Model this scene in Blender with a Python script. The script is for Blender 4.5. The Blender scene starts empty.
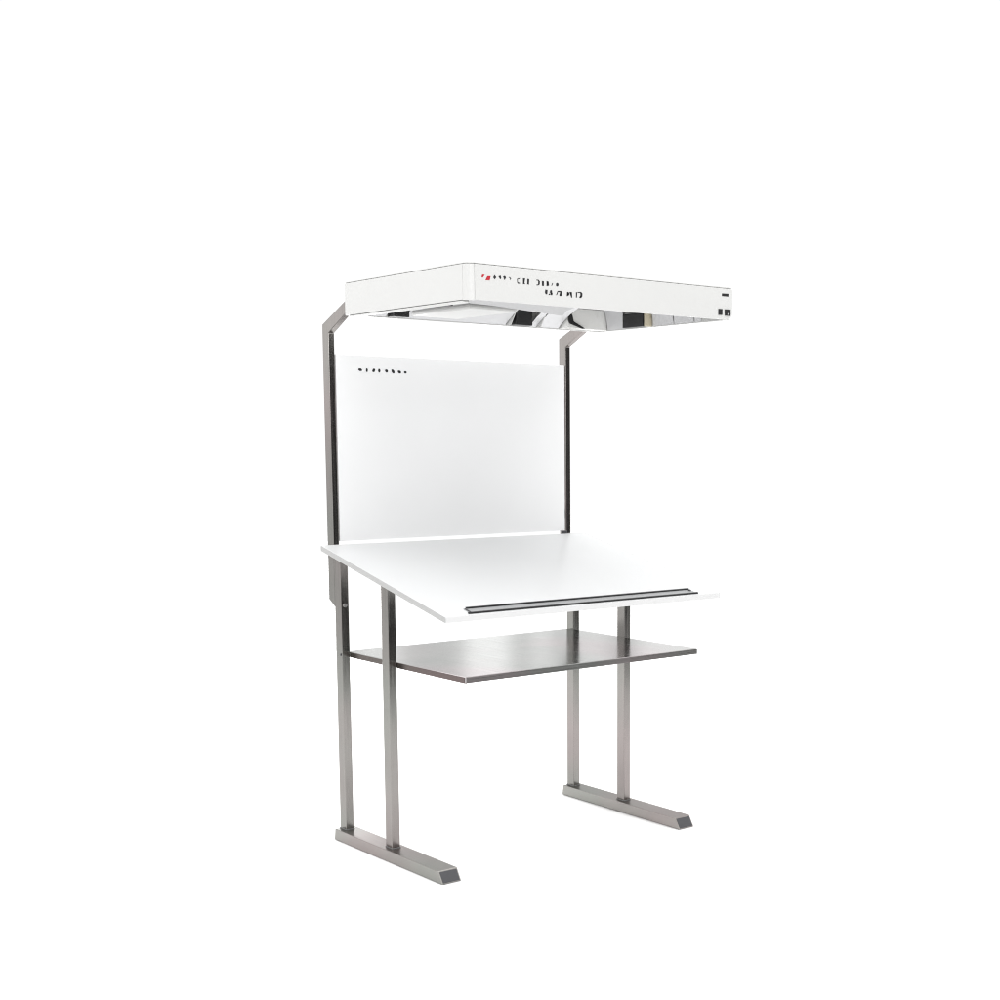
# A steel viewing table with a white light hood, on a seamless white studio floor.
import bpy, bmesh, math, random
from mathutils import Vector, Matrix
random.seed(4)
S = 0.87            # everything below is laid out in drawing units; one unit is 0.87 m
sc = bpy.context.scene
C = sc.collection

# ------------------------------------------------------------------ materials
def new_mat(name):
    m = bpy.data.materials.new(name); m.use_nodes = True
    nt = m.node_tree; b = nt.nodes['Principled BSDF']
    return m, nt, b
def N(nt, t, **kw):
    n = nt.nodes.new(t)
    for k, v in kw.items():
        if k in n.inputs: n.inputs[k].default_value = v
        else: setattr(n, k, v)
    return n
def paint(name, col, rough=.4, var=.02, bump=.02, scale=60, spec=.5):
    m, nt, b = new_mat(name); L = nt.links
    tc = N(nt, 'ShaderNodeTexCoord')
    n1 = N(nt, 'ShaderNodeTexNoise', Scale=3.0, Detail=4.0); L.new(tc.outputs['Object'], n1.inputs['Vector'])
    r = N(nt, 'ShaderNodeMapRange'); r.inputs['From Min'].default_value = .3; r.inputs['From Max'].default_value = .7
    r.inputs['To Min'].default_value = 1 - var; r.inputs['To Max'].default_value = 1
    L.new(n1.outputs['Fac'], r.inputs['Value'])
    mx = N(nt, 'ShaderNodeVectorMath', operation='SCALE'); mx.inputs[0].default_value = col
    L.new(r.outputs['Result'], mx.inputs['Scale']); L.new(mx.outputs['Vector'], b.inputs['Base Color'])
    n2 = N(nt, 'ShaderNodeTexNoise', Scale=float(scale) * 8, Detail=2.0); L.new(tc.outputs['Object'], n2.inputs['Vector'])
    bp = N(nt, 'ShaderNodeBump', Strength=bump, Distance=.001); L.new(n2.outputs['Fac'], bp.inputs['Height'])
    L.new(bp.outputs['Normal'], b.inputs['Normal'])
    b.inputs['Roughness'].default_value = rough
    b.inputs['Specular IOR Level'].default_value = spec
    return m
def steel(name, axis, base=.275, rough=.22, tint=(1, .965, .93)):
    """brushed stainless steel, the scratches running along the given axis"""
    m, nt, b = new_mat(name); L = nt.links
    tc = N(nt, 'ShaderNodeTexCoord')
    mp = N(nt, 'ShaderNodeMapping'); sc_ = [260, 260, 260]; sc_[axis] = 3.5
    mp.inputs['Scale'].default_value = sc_
    L.new(tc.outputs['Object'], mp.inputs['Vector'])
    n = N(nt, 'ShaderNodeTexNoise', Scale=1.0, Detail=3.0); L.new(mp.outputs['Vector'], n.inputs['Vector'])
    n3 = N(nt, 'ShaderNodeTexNoise', Scale=7.0, Detail=3.0); L.new(tc.outputs['Object'], n3.inputs['Vector'])
    r = N(nt, 'ShaderNodeMapRange'); r.inputs['From Min'].default_value = .25; r.inputs['From Max'].default_value = .75
    r.inputs['To Min'].default_value = rough - .07; r.inputs['To Max'].default_value = rough + .07
    L.new(n.outputs['Fac'], r.inputs['Value']); L.new(r.outputs['Result'], b.inputs['Roughness'])
    r2 = N(nt, 'ShaderNodeMapRange'); r2.inputs['From Min'].default_value = .3; r2.inputs['From Max'].default_value = .7
    r2.inputs['To Min'].default_value = base * .93; r2.inputs['To Max'].default_value = base * 1.07
    ad = N(nt, 'ShaderNodeMath', operation='ADD'); L.new(n.outputs['Fac'], ad.inputs[0]); L.new(n3.outputs['Fac'], ad.inputs[1])
    ha = N(nt, 'ShaderNodeMath', operation='MULTIPLY'); L.new(ad.outputs[0], ha.inputs[0]); ha.inputs[1].default_value = .5
    L.new(ha.outputs[0], r2.inputs['Value'])
    n4 = N(nt, 'ShaderNodeTexNoise', Scale=2.3, Detail=1.0); L.new(tc.outputs['Object'], n4.inputs['Vector'])
    cr = N(nt, 'ShaderNodeValToRGB'); L.new(n4.outputs['Fac'], cr.inputs['Fac'])
    cr.color_ramp.elements[0].position = .38; cr.color_ramp.elements[0].color = (tint[0]*.95, tint[1]*.985, tint[2]*.96, 1)
    cr.color_ramp.elements[1].position = .62; cr.color_ramp.elements[1].color = (tint[0]*1.03, tint[1]*.96, tint[2]*.97, 1)
    mx = N(nt, 'ShaderNodeVectorMath', operation='SCALE'); L.new(cr.outputs['Color'], mx.inputs[0])
    L.new(r2.outputs['Result'], mx.inputs['Scale']); L.new(mx.outputs['Vector'], b.inputs['Base Color'])
    bp = N(nt, 'ShaderNodeBump', Strength=.12, Distance=.0006); L.new(n.outputs['Fac'], bp.inputs['Height'])
    L.new(bp.outputs['Normal'], b.inputs['Normal'])
    b.inputs['Metallic'].default_value = 1
    b.inputs['Specular Tint'].default_value = (.62, .62, .62, 1)
    return m
WHITE = paint('white_enamel', (.61, .61, .60), .38)
BOARD = paint('white_board', (.82, .823, .826), .5)
TOP = paint('white_laminate', (.625, .632, .635), .34)
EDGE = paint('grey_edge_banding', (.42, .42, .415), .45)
EDGE2 = paint('pale_edge_banding', (.64, .64, .64), .45)
GREY = paint('grey_plastic', (.06, .06, .065), .45, .1, .1)
SEAL = paint('grey_gasket', (.16, .16, .16), .6, .1)
BLACK = paint('black_plastic', (.012, .012, .013), .4, .1)
REFL = paint('lamp_reflector_white', (.66, .66, .67), .28)
REFLD = paint('dull_reflector_grey', (.40, .40, .405), .4)
TUBE = paint('opal_tube_glass', (.82, .82, .80), .12)
INK = paint('black_ink', (.012, .012, .014), .5, 0)
REDINK = paint('red_ink', (.42, .008, .02), .5, 0)
CREAM = paint('cream_plastic', (.62, .56, .42), .4)
FLOOR = paint('white_studio_floor', (.95, .95, .95), .8, .0, 0, spec=.0)
STX, STY, STZ = steel('brushed_steel_lengthwise', 0), steel('brushed_steel_deep', 1), steel('brushed_steel_upright', 2)
STF = steel('brushed_steel_foot', 1, .34, .34)
SHELF = steel('brushed_steel_sheet', 1, .64, .17, (1, .985, .98))
STDX, STDY = steel('shaded_steel_fold', 0, .28, .3, (1, .98, .97)), steel('shaded_steel_side_fold', 1, .15, .3, (1, .86, .83))  # dark reflections on the shelf edges put into the steel colour
CHAN = paint('pale_grey_channel', (.30, .305, .31), .4)
ALU = steel('bare_aluminium', 0, .62, .3, (1, 1, 1))

# ------------------------------------------------------------------ mesh helpers
def link(name, bm, mat, parent=None, bevel=0, smooth=False, seg=2):
    for v in bm.verts: v.co *= S
    bmesh.ops.recalc_face_normals(bm, faces=bm.faces[:])
    me = bpy.data.meshes.new(name); bm.to_mesh(me); bm.free()
    me.materials.append(mat)
    o = bpy.data.objects.new(name, me); C.objects.link(o)
    if parent: o.parent = parent
    if smooth:
        for p in me.polygons: p.use_smooth = True
    if bevel:
        md = o.modifiers.new('bevel', 'BEVEL'); md.width = bevel * S; md.segments = seg; md.limit_method = 'ANGLE'
        md.angle_limit = math.radians(30); md.harden_normals = False
    return o
def box(bm, x0, x1, y0, y1, z0, z1):
    v = [bm.verts.new(c) for c in ((x0,y0,z0),(x1,y0,z0),(x1,y1,z0),(x0,y1,z0),(x0,y0,z1),(x1,y0,z1),(x1,y1,z1),(x0,y1,z1))]
    for f in ((3,2,1,0),(4,5,6,7),(0,1,5,4),(1,2,6,5),(2,3,7,6),(3,0,4,7)): bm.faces.new([v[i] for i in f])
def prism(bm, pts, a0, a1, axis):
    """outline pts extruded along axis from a0 to a1; pts are the two other coordinates in x,y,z order"""
    def co(p, a):
        l = list(p); l.insert(axis, a); return l
    A = [bm.verts.new(co(p, a0)) for p in pts]; B = [bm.verts.new(co(p, a1)) for p in pts]
    n = len(pts); bm.faces.new(A[::-1]); bm.faces.new(B)
    for i in range(n): bm.faces.new((A[i], A[(i+1)%n], B[(i+1)%n], B[i]))
def cyl(bm, a, b, r, n=24):
    a, b = Vector(a), Vector(b); d = (b-a).normalized(); u = d.orthogonal().normalized(); w = d.cross(u)
    A = [bm.verts.new(a + r*(math.cos(t)*u + math.sin(t)*w)) for t in [2*math.pi*i/n for i in range(n)]]
    B = [bm.verts.new(b + r*(math.cos(t)*u + math.sin(t)*w)) for t in [2*math.pi*i/n for i in range(n)]]
    bm.faces.new(A[::-1]); bm.faces.new(B)
    for i in range(n): bm.faces.new((A[i], A[(i+1)%n], B[(i+1)%n], B[i]))
def B(name, dims, mat, parent, bevel=0):
    bm = bmesh.new(); box(bm, *dims); return link(name, bm, mat, parent, bevel)

# ------------------------------------------------------------------ the setting
bm = bmesh.new(); box(bm, -5, 6.5, -3.6, 7, -.02, 0)
floor = link('floor', bm, FLOOR); floor['kind'] = 'structure'
floor['label'] = 'seamless white studio floor'

# ------------------------------------------------------------------ the table
root = bpy.data.objects.new('viewing_table', None); C.objects.link(root)
root['label'] = 'white viewing table on brushed steel legs with back board and overhead light hood'
root['category'] = 'viewing table'
W, TX, TY, D = 1.2, .0358, .0491, .3647
FH, FW = .0476, .0852
ZB, ZF, TYB, TYF, TTH = 1.2311, 1.0229, .0367, -.868, .0221
SLOPE = (ZB - ZF) / (TYB - TYF)
def ztop(y): return ZB + SLOPE * (y - TYB)
WORLD, KEY, FRONT, LEFT, RIGHT, REAR = 1.04, 250, 76, .9, 85, 125
REFLECTION_BANDS = [(.514, .547, .5), (.590, .622, .9), (.636, .652, .5), (.664, .692, .4), (.712, .76, .6)]
RED = [[(0.04122, 2.21006), (0.04406, 2.21841), (0.05496, 2.2188), (0.04665, 2.20893)], [(0.05745, 2.20092), (0.06584, 2.21478), (0.07956, 2.21582), (0.07525, 2.20135)]]
BLK = [[(0.08997, 2.21262), (0.09613, 2.22083), (0.10377, 2.21366), (0.0965, 2.20602)], [(0.11268, 2.21766), (0.12159, 2.22122), (0.12482, 2.21302), (0.12032, 2.20779), (0.11761, 2.21359)], [(0.13267, 2.21806), (0.13996, 2.22172), (0.14548, 2.21679), (0.13894, 2.2065)], [(0.15585, 2.21802), (0.16006, 2.21878), (0.16731, 2.21441), (0.16275, 2.20916), (0.16108, 2.20993), (0.16281, 2.21408)], [(0.19267, 2.21496), (0.20461, 2.21899), (0.20515, 2.21634), (0.19549, 2.21338), (0.19566, 2.20307), (0.20501, 2.2024), (0.20441, 2.19921), (0.19646, 2.19864), (0.19283, 2.20331)], [(0.21881, 2.21893), (0.22793, 2.21894), (0.2279, 2.21623), (0.22505, 2.21602), (0.22491, 2.20205), (0.22719, 2.20176), (0.22716, 2.19883), (0.21861, 2.19889), (0.21864, 2.20182), (0.22064, 2.20219), (0.22077, 2.21593), (0.21878, 2.21601)], [(0.23792, 2.21833), (0.24564, 2.218), (0.2449, 2.19898), (0.23717, 2.19933)], [(0.27816, 2.21857), (0.28688, 2.21873), (0.29308, 2.21356), (0.29237, 2.20323), (0.28515, 2.19855), (0.27799, 2.19902), (0.27863, 2.20151), (0.2855, 2.20249), (0.28926, 2.20521), (0.28964, 2.21257), (0.2856, 2.21521), (0.27844, 2.21566)], [(0.30248, 2.21547), (0.31125, 2.21563), (0.31113, 2.19894), (0.30235, 2.19905)], [(0.3232, 2.21651), (0.33139, 2.21637), (0.33261, 2.20982), (0.33445, 2.20257), (0.32906, 2.19973), (0.32245, 2.20024), (0.3231, 2.20274), (0.32689, 2.204), (0.32629, 2.20838), (0.32377, 2.20869), (0.32379, 2.21115), (0.32695, 2.21187), (0.32633, 2.21379), (0.32318, 2.2138)], [(0.34906, 2.212), (0.35191, 2.21171), (0.34709, 2.20151), (0.34456, 2.20182)], [(0.36556, 2.21073), (0.37131, 2.21436), (0.37703, 2.21156), (0.37635, 2.20409), (0.37059, 2.20121), (0.36552, 2.20381)], [(0.31732, 2.18661), (0.32739, 2.18632), (0.32602, 2.17146), (0.31909, 2.1705), (0.31598, 2.17668)], [(0.34002, 2.18622), (0.34699, 2.1867), (0.34505, 2.1804), (0.34946, 2.17651), (0.34878, 2.17004), (0.3418, 2.16908), (0.34502, 2.17571), (0.3406, 2.17837), (0.33742, 2.17569), (0.34055, 2.17146), (0.33294, 2.16848), (0.3317, 2.17086), (0.33614, 2.17363)], [(0.37241, 2.1855), (0.37624, 2.18527), (0.36977, 2.17097), (0.36595, 2.1712)], [(0.37561, 2.18672), (0.39159, 2.18634), (0.39344, 2.17256), (0.38765, 2.1682), (0.38061, 2.16922), (0.38127, 2.17298), (0.3864, 2.17457), (0.38452, 2.18188), (0.37558, 2.18275)], [(0.41666, 2.18558), (0.42246, 2.18548), (0.42826, 2.18139), (0.42629, 2.17478), (0.41722, 2.17018), (0.41465, 2.1715), (0.42178, 2.17697), (0.41856, 2.17974)], [(0.42828, 2.18638), (0.43864, 2.1861), (0.43985, 2.1672), (0.43531, 2.1664), (0.43409, 2.18154), (0.42827, 2.18289)], [(0.45749, 2.18689), (0.46271, 2.18775), (0.46198, 2.16867), (0.45741, 2.16787)], [(0.46532, 2.18843), (0.48167, 2.18955), (0.48755, 2.18444), (0.48686, 2.17434), (0.48094, 2.16792), (0.47309, 2.16891), (0.47375, 2.17146), (0.48096, 2.17395), (0.48197, 2.18305), (0.47707, 2.18623), (0.46531, 2.18542)]]
BRD = [[(0.13551, 1.94258), (0.1451, 1.94265), (0.15091, 1.93886), (0.14967, 1.93294), (0.14005, 1.93208), (0.13341, 1.93664)], [(0.17036, 1.94382), (0.17537, 1.94363), (0.17751, 1.93821), (0.17594, 1.93009), (0.17091, 1.92919), (0.16834, 1.93569)], [(0.20259, 1.94383), (0.21016, 1.94374), (0.21183, 1.9385), (0.20794, 1.93058), (0.20035, 1.92962), (0.19801, 1.9359)], [(0.22767, 1.94386), (0.23383, 1.94371), (0.2365, 1.93828), (0.23462, 1.9301), (0.22844, 1.92915), (0.22524, 1.93568)], [(0.26018, 1.94274), (0.26784, 1.94271), (0.27193, 1.93836), (0.27038, 1.93173), (0.26269, 1.93087), (0.25794, 1.93609)], [(0.2889, 1.94374), (0.29624, 1.9436), (0.30226, 1.93781), (0.30287, 1.92903), (0.29549, 1.92798), (0.28883, 1.93495)], [(0.32006, 1.94054), (0.32856, 1.94053), (0.33446, 1.93622), (0.33412, 1.92958), (0.32558, 1.92869), (0.31894, 1.93389)], [(0.35086, 1.93873), (0.3583, 1.93875), (0.36216, 1.93543), (0.36056, 1.93032), (0.35309, 1.92961), (0.34858, 1.9336)]]
LBL = [[(1.19744, 2.23323), (1.2336, 2.23433), (1.23259, 2.22331), (1.19758, 2.22315)], [(1.17815, 2.17197), (1.19905, 2.17244), (1.1986, 2.14942), (1.17846, 2.14878)], [(1.21305, 2.1722), (1.24508, 2.17251), (1.24467, 2.148), (1.21418, 2.1476)]]
# feet, with slanted ends and dark end caps
for X in (0, W):
    fl, fr = X + TX/2 - FW/2, X + TX/2 + FW/2
    yb1, yb0, yf1, yf0 = .0494, .0567, -.7318, -.7606
    t = .004
    bm = bmesh.new(); e = .006
    # sloping-sided channel, slightly narrower on top
    prism(bm, [(yb1, FH), (yb0, 0.0015), (yf0, 0.0015), (yf1, FH)], fl, fr, 0)
    foot = link('foot', bm, STF, root, .0022)
    bm = bmesh.new()     # end caps sit 1.5 mm proud of the open tube ends
    def capquad(y_lo, y_hi, out, name):
        bm = bmesh.new()
        for s in (0,):
            z0, z1 = .0055, FH - .0045
            f = lambda z: y_lo + (y_hi - y_lo) * z / FH
            vs = []
            for dy in (-.002 if out < 0 else -.01, .01 if out < 0 else .002):
                vs.append([bm.verts.new((x, f(z) + dy, z)) for x, z in ((fl+.005, z0), (fr-.005, z0), (fr-.005, z1), (fl+.005, z1))])
            a, b = vs
            bm.faces.new(a); bm.faces.new(b[::-1])
            for i in range(4): bm.faces.new((a[i], a[(i+1)%4], b[(i+1)%4], b[i]))
        return link(name, bm, GREY, foot, .001)
    capquad(yf0, yf1, -1, 'end_cap'); capquad(yb0, yb1, 1, 'end_cap')

    # legs: their tops are cut to the slope of the table top and butt against it
    for y0, y1 in ((0, TY), (-D, -D + TY)):
        bm = bmesh.new()
        zt = lambda y: ztop(y) - TTH - .001
        prism(bm, [(y0, FH), (y1, FH), (y1, zt(y1)), (y0, zt(y0))], X, X + TX, 0)
        leg = link('leg', bm, STZ, root, .0022)
        bm = bmesh.new()          # weld bead round the foot of the leg
        box(bm, X - .002, X + TX + .002, y0 - .003, y1 + .003, FH - .002, FH + .0035)
        link('weld_seam', bm, SEAL, leg, .0015)
    # uprights with the cranked arm that carries the hood
    u0, u1 = (X, X + .027)
    yb, yf = 2*TY, TY + .001
    zbend = 2.1116; sl = .4229; zlow = .977
    ytip = -.1209 + .002
    th = .046
    za = zbend + (yb - ytip) * sl
    # inner edge of the sloping arm
    out = [(yf, zlow), (yb, zlow + .028), (yb, zbend), (ytip, za), (ytip, za - th), (yf, zbend - th + (yb - yf) * sl * .55)]
    bm = bmesh.new(); prism(bm, out, u0, u1, 0)
    up = link('upright', bm, STZ, root, .0022)
    bm = bmesh.new()
    for z in (1.03, .9):
        pass
    cyl(bm, (X + TX*.5, -.0045, .985), (X + TX*.5, .002, .985), .0085, 20)
    link('bolt', bm, ALU, up, .001)
    if X == 0:
        bm = bmesh.new(); cyl(bm, (-.003, .010, .782), (.002, .010, .782), .005, 16); link('bolt', bm, GREY, up, .0005)

# shelf: folded sheet with a rolled front edge
bm = bmesh.new(); box(bm, TX + .003, W - .002, -.8365, .0299, .7909 - .0226, .7909)
shelf = link('shelf', bm, SHELF, root, .0025)
B('edge_fold', (TX + .003, W - .002, -.8395, -.8367, .7909 - .0222, .7909 - .0012), STDX, shelf, .0008)
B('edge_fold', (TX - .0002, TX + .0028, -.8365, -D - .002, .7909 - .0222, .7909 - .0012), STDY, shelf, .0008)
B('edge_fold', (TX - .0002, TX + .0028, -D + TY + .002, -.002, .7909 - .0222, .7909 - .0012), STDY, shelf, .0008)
B('corner_strip', (TX + .0002, TX + .0058, -.8415, -.8397, .7909 - .0235, .7909 - .001), ALU, shelf, .0006)

# table top
x0, x1 = -.0638, 1.2995
bm = bmesh.new()
prism(bm, [(TYB, ZB), (TYF, ZF), (TYF + .002, ZF - TTH), (TYB, ZB - TTH)], x0, x1, 0)
top = link('tabletop', bm, TOP, root, .0022, seg=3)
def edge(name, a, b, ya, yb_, mat):
    bm = bmesh.new()
    d = .0008
    prism(bm, [(ya, ztop(ya) - d), (yb_, ztop(yb_) - d), (yb_, ztop(yb_) - TTH + d), (ya, ztop(ya) - TTH + d)], a, b, 0)
    return link(name, bm, mat, top, .0006)
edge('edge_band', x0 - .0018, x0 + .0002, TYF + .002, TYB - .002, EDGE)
edge('edge_band', x0 + .002, x1 - .002, TYF - .0018, TYF + .0004, EDGE2)
# paper stop: shallow aluminium channel lying near the front edge
rx0, rx1 = .0651, 1.1905
def slanted(name, ya, yb_, h0, h1, a, b, mat, par, bev=.001):
    bm = bmesh.new()
    prism(bm, [(ya, ztop(ya) + h0), (yb_, ztop(yb_) + h0), (yb_, ztop(yb_) + h1), (ya, ztop(ya) + h1)], a, b, 0)
    return link(name, bm, mat, par, bev)
stop = slanted('paper_stop', -.8525, -.8060, .0005, .0025, rx0 - .010, rx1 - .012, CHAN, top)
slanted('stop_lip', -.8120, -.8040, .0027, .0075, rx0, rx1 - .016, BLACK, stop)
slanted('stop_lip', -.8600, -.8526, .0005, .0060, rx0 - .022, rx1 - .008, BLACK, stop)
slanted('stop_end', -.8520, -.8122, .0027, .0060, rx0 - .009, rx0 - .005, GREY, stop)
slanted('stop_screw', -.8300, -.8200, .0027, .0075, rx1 - .030, rx1 - .020, GREY, stop)

# back board
bd = B('back_board', (TX - .004, W - .006, .0507, .0507 + .015, 1.2441, 1.9918), BOARD, root, .0018)
def decals(name, polys, y, th, mat, par):
    bm = bmesh.new()
    for pl in polys: prism(bm, pl, y - th, y + .0002, 1)
    bmesh.ops.triangulate(bm, faces=bm.faces[:])
    return link(name, bm, mat, par)
decals('lettering', BRD, .0507, .0008, INK, bd)
B('board_clip', (W - .03, W + .004, .046, .0505, 1.228, 1.243), GREY, root, .001)
B('board_rail', (TX + .001, W - .001, .067, .067 + .02, 1.30, 1.34), STX, root, .002)

# ------------------------------------------------------------------ light hood
HX0, HX1, HYF, HYB, HZ0, HZ1 = -.0175, 1.2566, -.9671, -.1209, 2.1324, 2.2601
t = .012; R = .031
def rounded_lid(name, inset, z0, z1, mat, par):
    """lid outline whose near corner follows the rounded corner trim"""
    x0_, x1_, y0_, y1_ = HX0 + inset, HX1 - inset, HYF + inset, HYB - .001
    rr = R - inset
    pts = [(HX0 + R + rr*math.cos(math.pi + i*math.pi/16), HYF + R + rr*math.sin(math.pi + i*math.pi/16)) for i in range(9)]
    pts += [(x1_, y0_), (x1_, y1_), (x0_, y1_)]
    bm = bmesh.new(); prism(bm, pts, z0, z1, 2)
    return link(name, bm, mat, par, .0008)
hood = rounded_lid('light_hood', .0022, HZ1 - .0045, HZ1, WHITE, root)
gap = .0012
B('side_panel', (HX0, HX0 + t, HYF + R, HYB, HZ0, HZ1 - .0065), WHITE, hood, .0015)
B('side_panel', (HX1 - t, HX1, HYF + t + .001, HYB, HZ0, HZ1 - .0065), WHITE, hood, .0015)
B('rear_panel', (HX0 + t + .001, HX1 - t - .001, HYB - t, HYB, HZ0, HZ1 - .0065), WHITE, hood, .0015)
# rounded corner trim at the near corner
bm = bmesh.new(); pts = []
cx_, cy_ = HX0 + R, HYF + R
for i in range(9):
    a = math.pi + i * math.pi / 2 / 8
    pts.append((cx_ + R*math.cos(a)*.99, cy_ + R*math.sin(a)*.99))
pts += [(cx_ - gap, HYF + t), (HX0 + t, cy_ - gap)]
pts[0] = (HX0 + .0003, cy_ - gap); pts[8] = (cx_ - gap, HYF + .0003)
prism(bm, pts, HZ0 - .002, HZ1 - .0065, 2)
link('corner_trim', bm, WHITE, hood, .0008)
# front panel, its lower right corner rounded
bm = bmesh.new(); r = .03
pl = [(HX0 + R, HZ0), (HX1 - r, HZ0)]
for i in range(1, 8): a = -math.pi/2 + i*math.pi/16; pl.append((HX1 - r + r*math.cos(a), HZ0 + r + r*math.sin(a)))
pl += [(HX1, HZ0 + r)]
for i in range(0, 5): a = i*math.pi/8; pl.append((HX1 - .008 + .008*math.cos(a), HZ1 - .0145 + .008*math.sin(a)))
pl += [(HX0 + R, HZ1 - .0065)]
prism(bm, pl, HYF, HYF + t, 1)
front = link('front_panel', bm, WHITE, hood, .0012)
# thin grey gasket under the lid and a rim under the walls
rounded_lid('lid_gasket', .0042, HZ1 - .0064, HZ1 - .0046, SEAL, hood)
decals('emblem', RED, HYF, .0007, REDINK, front)
for part in (BLK[:4], BLK[4:7], BLK[7:12], BLK[12:]): decals('lettering', part, HYF, .0007, INK, front)
decals('rating_label', [LBL[0]], HYF, .0009, BLACK, front)
sk = decals('power_socket', [LBL[1]], HYF, .003, BLACK, front)
sw = decals('rocker_switch', [LBL[2]], HYF, .003, BLACK, front)
B('switch_mark', (1.2275, 1.2298, HYF - .0036, HYF - .0028, 2.151, 2.158), REFL, sw)
# bottom rim: flange turned inwards along each wall, a dark seam above it
def rim(name, x0, x1, y0, y1):
    B('rim_seam', (x0 + .0015, x1 - .0015, y0 + .0015, y1 - .0015, HZ0 - .0025, HZ0 + .0005), SEAL, hood)
    B(name, (x0, x1, y0, y1, HZ0 - .008, HZ0 - .0028), WHITE, hood, .001)
rim('rim', HX0 + .001, HX0 + .03, HYF + .034, HYB - .031)

# inside the hood: bent white coves along the rear and right walls, dark lamp holders set between them
def cove(poly_axis, a0, a1, w0, sgn, z0=.004, depth=.34, h=.105):
    """a curved sheet rising away from a wall; w0 is the wall coordinate, sgn the inward direction"""
    n = 12; prof = []
    for i in range(n + 1):
        t_ = i/n; prof.append((w0 + sgn*depth*t_, HZ0 + z0 + h*(1 - (1 - t_)**2.4)))
    prof += [(y, z + .003) for y, z in prof[::-1]]
    bm = bmesh.new(); prism(bm, prof, a0, a1, poly_axis)
    return link('reflector', bm, REFL, hood)
ry = HYB - t - .0015
for a0, a1 in ((.03, .155), (.245, .735), (.862, .896), (.904, 1.015)): cove(0, a0, a1, ry, -1)
rx = HX1 - t - .0015
for a0, a1 in ((-.318, -.20), (-.632, -.505), (-.757, -.638), (-.80, -.763)): cove(1, a0, a1, rx, -1, depth=.04, h=.1)
for x in (.742, .900):     # white fins between the coves
    bm = bmesh.new(); prism(bm, [(ry, HZ0 + .002), (ry, HZ0 + .1), (ry - .10, HZ0 + .1), (ry - .03, HZ0 + .002)], x - .002, x + .002, 0)
    link('reflector_fin', bm, WHITE, hood)
B('lamp_holder', (.165, .235, ry - .05, ry, HZ0 + .003, HZ0 + .08), BLACK, hood, .002)
B('lamp_holder', (.757, .842, ry - .05, ry, HZ0 + .003, HZ0 + .08), BLACK, hood, .002)
B('lamp_holder', (rx - .03, rx, -.470, -.335, HZ0 + .003, HZ0 + .062), BLACK, hood, .002)
B('lamp_holder', (.07, .10, -.70, -.52, HZ0 + .003, HZ0 + .03), BLACK, hood, .002)
B('holder_trim', (rx - .028, rx, -.495, -.475, HZ0 + .003, HZ0 + .062), CREAM, hood, .001)
bm = bmesh.new(); box(bm, .2, .42, -.66, -.25, HZ0 + .002, HZ0 + .024); link('ballast_cover', bm, WHITE, hood, .008)
B('ballast_cover', (1.025, rx - .001, -.195, ry - .001, HZ0 + .003, HZ0 + .09), TUBE, hood, .002)
bm = bmesh.new(); prism(bm, [(.02, -.952), (.02, -.835), (.2, -.80), (.5, -.69), (.65, -.637), (.53, -.82), (.47, -.952)], HZ0 + .003, HZ0 + .006, 2)
link('front_reflector', bm, REFLD, hood)
bm = bmesh.new()
prism(bm, [(x_ - .037, z_ - .0035) for x_, z_ in [(1.052, 2.205), (1.072, 2.207), (1.082, 2.190), (1.088, 2.168), (1.150, 2.1405), (1.138, 2.139), (1.068, 2.158), (1.060, 2.17), (1.059, 2.19)]], -.2015, -.1955, 1)
link('arm_bracket', bm, BLACK, hood)
for y in (-.30, -.44, -.62, -.78):
    bm = bmesh.new(); cyl(bm, (HX0 + .06, y, HZ0 + .1), (HX1 - .09, y, HZ0 + .1), .0125)
    tb = link('lamp_tube', bm, TUBE, hood)
    for p in tb.data.polygons: p.use_smooth = len(p.vertices) == 4
#PATCHES

# ------------------------------------------------------------------ camera
az, pit, roll = .7049950782, -.1287316404, .0014809778
F = math.exp(7.263388865)
f = Vector((math.sin(az)*math.cos(pit), math.cos(az)*math.cos(pit), math.sin(pit)))
r_ = Vector((math.cos(az), -math.sin(az), 0)); u = r_.cross(f)
r2 = r_*math.cos(roll) + u*math.sin(roll); u2 = -r_*math.sin(roll) + u*math.cos(roll)
cam = bpy.data.cameras.new('camera'); co = bpy.data.objects.new('camera', cam); C.objects.link(co)
M = Matrix((r2, u2, -f)).transposed().to_4x4()
M.translation = Vector((-2.848002530, -5.1470864040, 1.6318686368)) * S
co.matrix_world = M
cam.sensor_width = 36; cam.lens = F/1000*36
cam.shift_x = -127.819/1000; cam.shift_y = 130.408/1000
cam.clip_start = .05; cam.clip_end = 500
sc.camera = co

# ------------------------------------------------------------------ light: a white studio, plus an unseen dark patch added to blacken steel fronts
w = bpy.data.worlds.new('World'); sc.world = w; w.use_nodes = True
nt = w.node_tree; L = nt.links; bg = nt.nodes['Background']
tc = N(nt, 'ShaderNodeTexCoord')
sx = N(nt, 'ShaderNodeSeparateXYZ'); L.new(tc.outputs['Generated'], sx.inputs[0])
def mth(op, *a):
    n = N(nt, 'ShaderNodeMath', operation=op)
    for i, v in enumerate(a):
        if hasattr(v, 'links'): L.new(v, n.inputs[i])
        else: n.inputs[i].default_value = v
    return n.outputs[0]
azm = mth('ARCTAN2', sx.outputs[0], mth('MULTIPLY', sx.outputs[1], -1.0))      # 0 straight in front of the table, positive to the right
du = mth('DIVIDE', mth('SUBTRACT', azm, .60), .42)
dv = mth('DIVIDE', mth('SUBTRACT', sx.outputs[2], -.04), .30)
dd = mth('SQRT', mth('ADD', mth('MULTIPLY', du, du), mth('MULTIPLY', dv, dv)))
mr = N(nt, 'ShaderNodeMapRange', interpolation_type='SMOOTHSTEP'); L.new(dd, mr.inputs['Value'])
mr.inputs['From Min'].default_value = .75; mr.inputs['From Max'].default_value = 1.1
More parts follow.
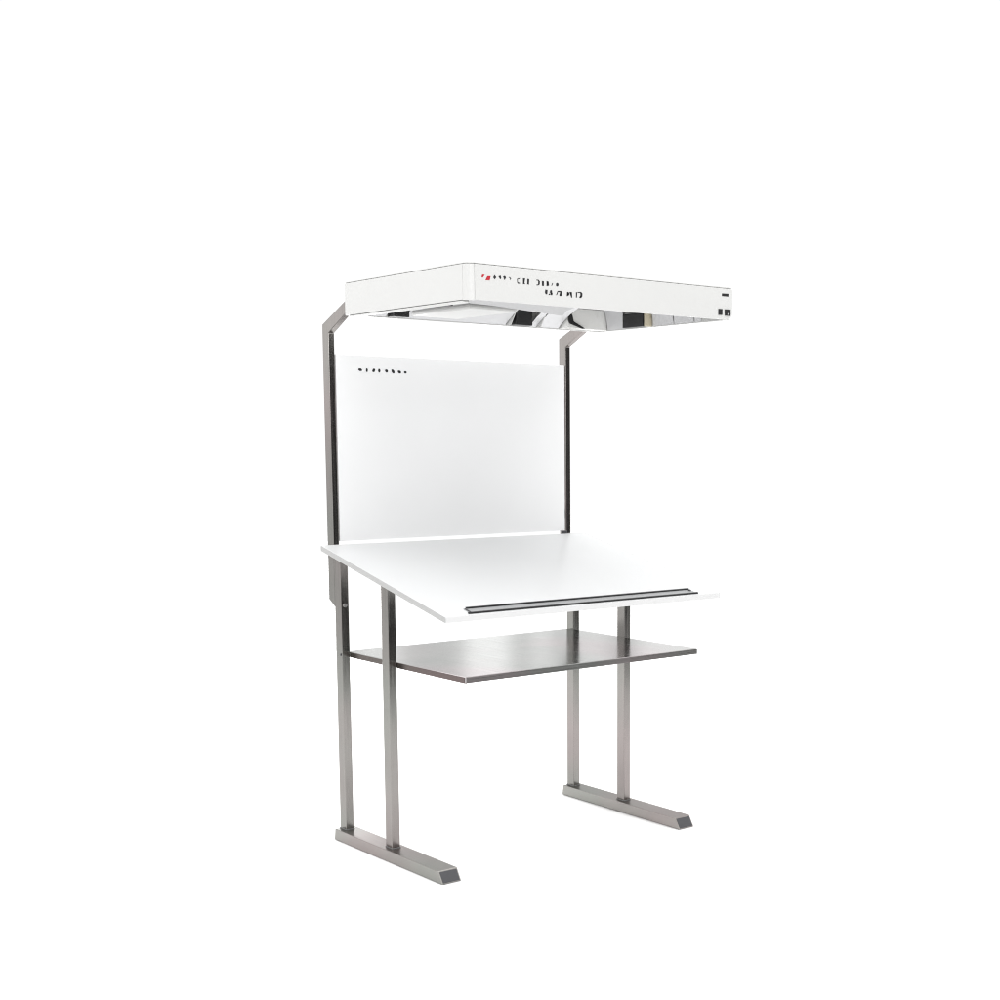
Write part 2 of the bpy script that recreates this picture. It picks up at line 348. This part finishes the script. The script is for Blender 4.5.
mr.inputs['To Min'].default_value = .03; mr.inputs['To Max'].default_value = WORLD
def ramp(v, a, b, lo=0.0, hi=1.0):
    n = N(nt, 'ShaderNodeMapRange', interpolation_type='SMOOTHSTEP'); L.new(v, n.inputs['Value'])
    for k, x in zip(('From Min', 'From Max', 'To Min', 'To Max'), (a, b, lo, hi)): n.inputs[k].default_value = x
    return n.outputs['Result']
# unseen bright bands added to the world to streak the shelf's reflection
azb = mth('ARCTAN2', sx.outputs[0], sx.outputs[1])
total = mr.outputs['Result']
for a0, a1, k in REFLECTION_BANDS:
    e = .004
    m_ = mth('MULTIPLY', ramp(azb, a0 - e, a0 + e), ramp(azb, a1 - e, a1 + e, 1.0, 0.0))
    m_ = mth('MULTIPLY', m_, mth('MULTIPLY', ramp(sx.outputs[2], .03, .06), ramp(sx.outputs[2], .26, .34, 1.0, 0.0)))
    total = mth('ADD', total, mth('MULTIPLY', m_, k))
# unseen glow added at the back left to lighten the steel side faces
m_ = mth('MULTIPLY', ramp(azb, -.95, -.8), ramp(azb, -.4, -.3, 1.0, 0.0))
m_ = mth('MULTIPLY', m_, mth('MULTIPLY', ramp(sx.outputs[2], -.02, .05), ramp(sx.outputs[2], .10, .16, 1.0, 0.0)))
total = mth('ADD', total, mth('MULTIPLY', m_, LEFT))
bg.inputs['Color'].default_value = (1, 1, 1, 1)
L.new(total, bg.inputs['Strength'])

def area(name, loc, target, size, power, col=(1, 1, 1)):
    l = bpy.data.lights.new(name, 'AREA'); l.shape = 'RECTANGLE'; l.size, l.size_y = size; l.energy = power; l.color = col
    o = bpy.data.objects.new(name, l); C.objects.link(o); o.location = loc
    o.rotation_euler = (Vector(target) - Vector(loc)).to_track_quat('-Z', 'Y').to_euler()
area('overhead_fill', (.6, -.2, 4.6), (.6, -.2, 0), (6, 6), KEY)  # added overhead lamp that pushes the floor to pure white
area('right_floor_fill', (5.0, 1.0, .50), (.4, -.2, .25), (2.6, .8), RIGHT)  # added low lamp to wash out the floor shadow under the table
area('front_fill', (-1.1, -6.4, 3.0), (.5, 0, 1.2), (2.6, 2.0), FRONT)  # added lamp behind the camera to brighten the back board
area('rear_floor_fill', (1.0, 4.4, .42), (.5, 0, .1), (3.2, .7), REAR)  # added low lamp behind the table, clears the last grey from the floor

sc.view_settings.view_transform = 'Standard'; sc.view_settings.look = 'None'
sc.view_settings.exposure = 0; sc.view_settings.gamma = 1; sc.view_settings.use_curve_mapping = False
sc.render.film_transparent = False
sc.cycles.filter_width = 1.1
sc.cycles.use_denoising = True
sc.cycles.max_bounces = 10
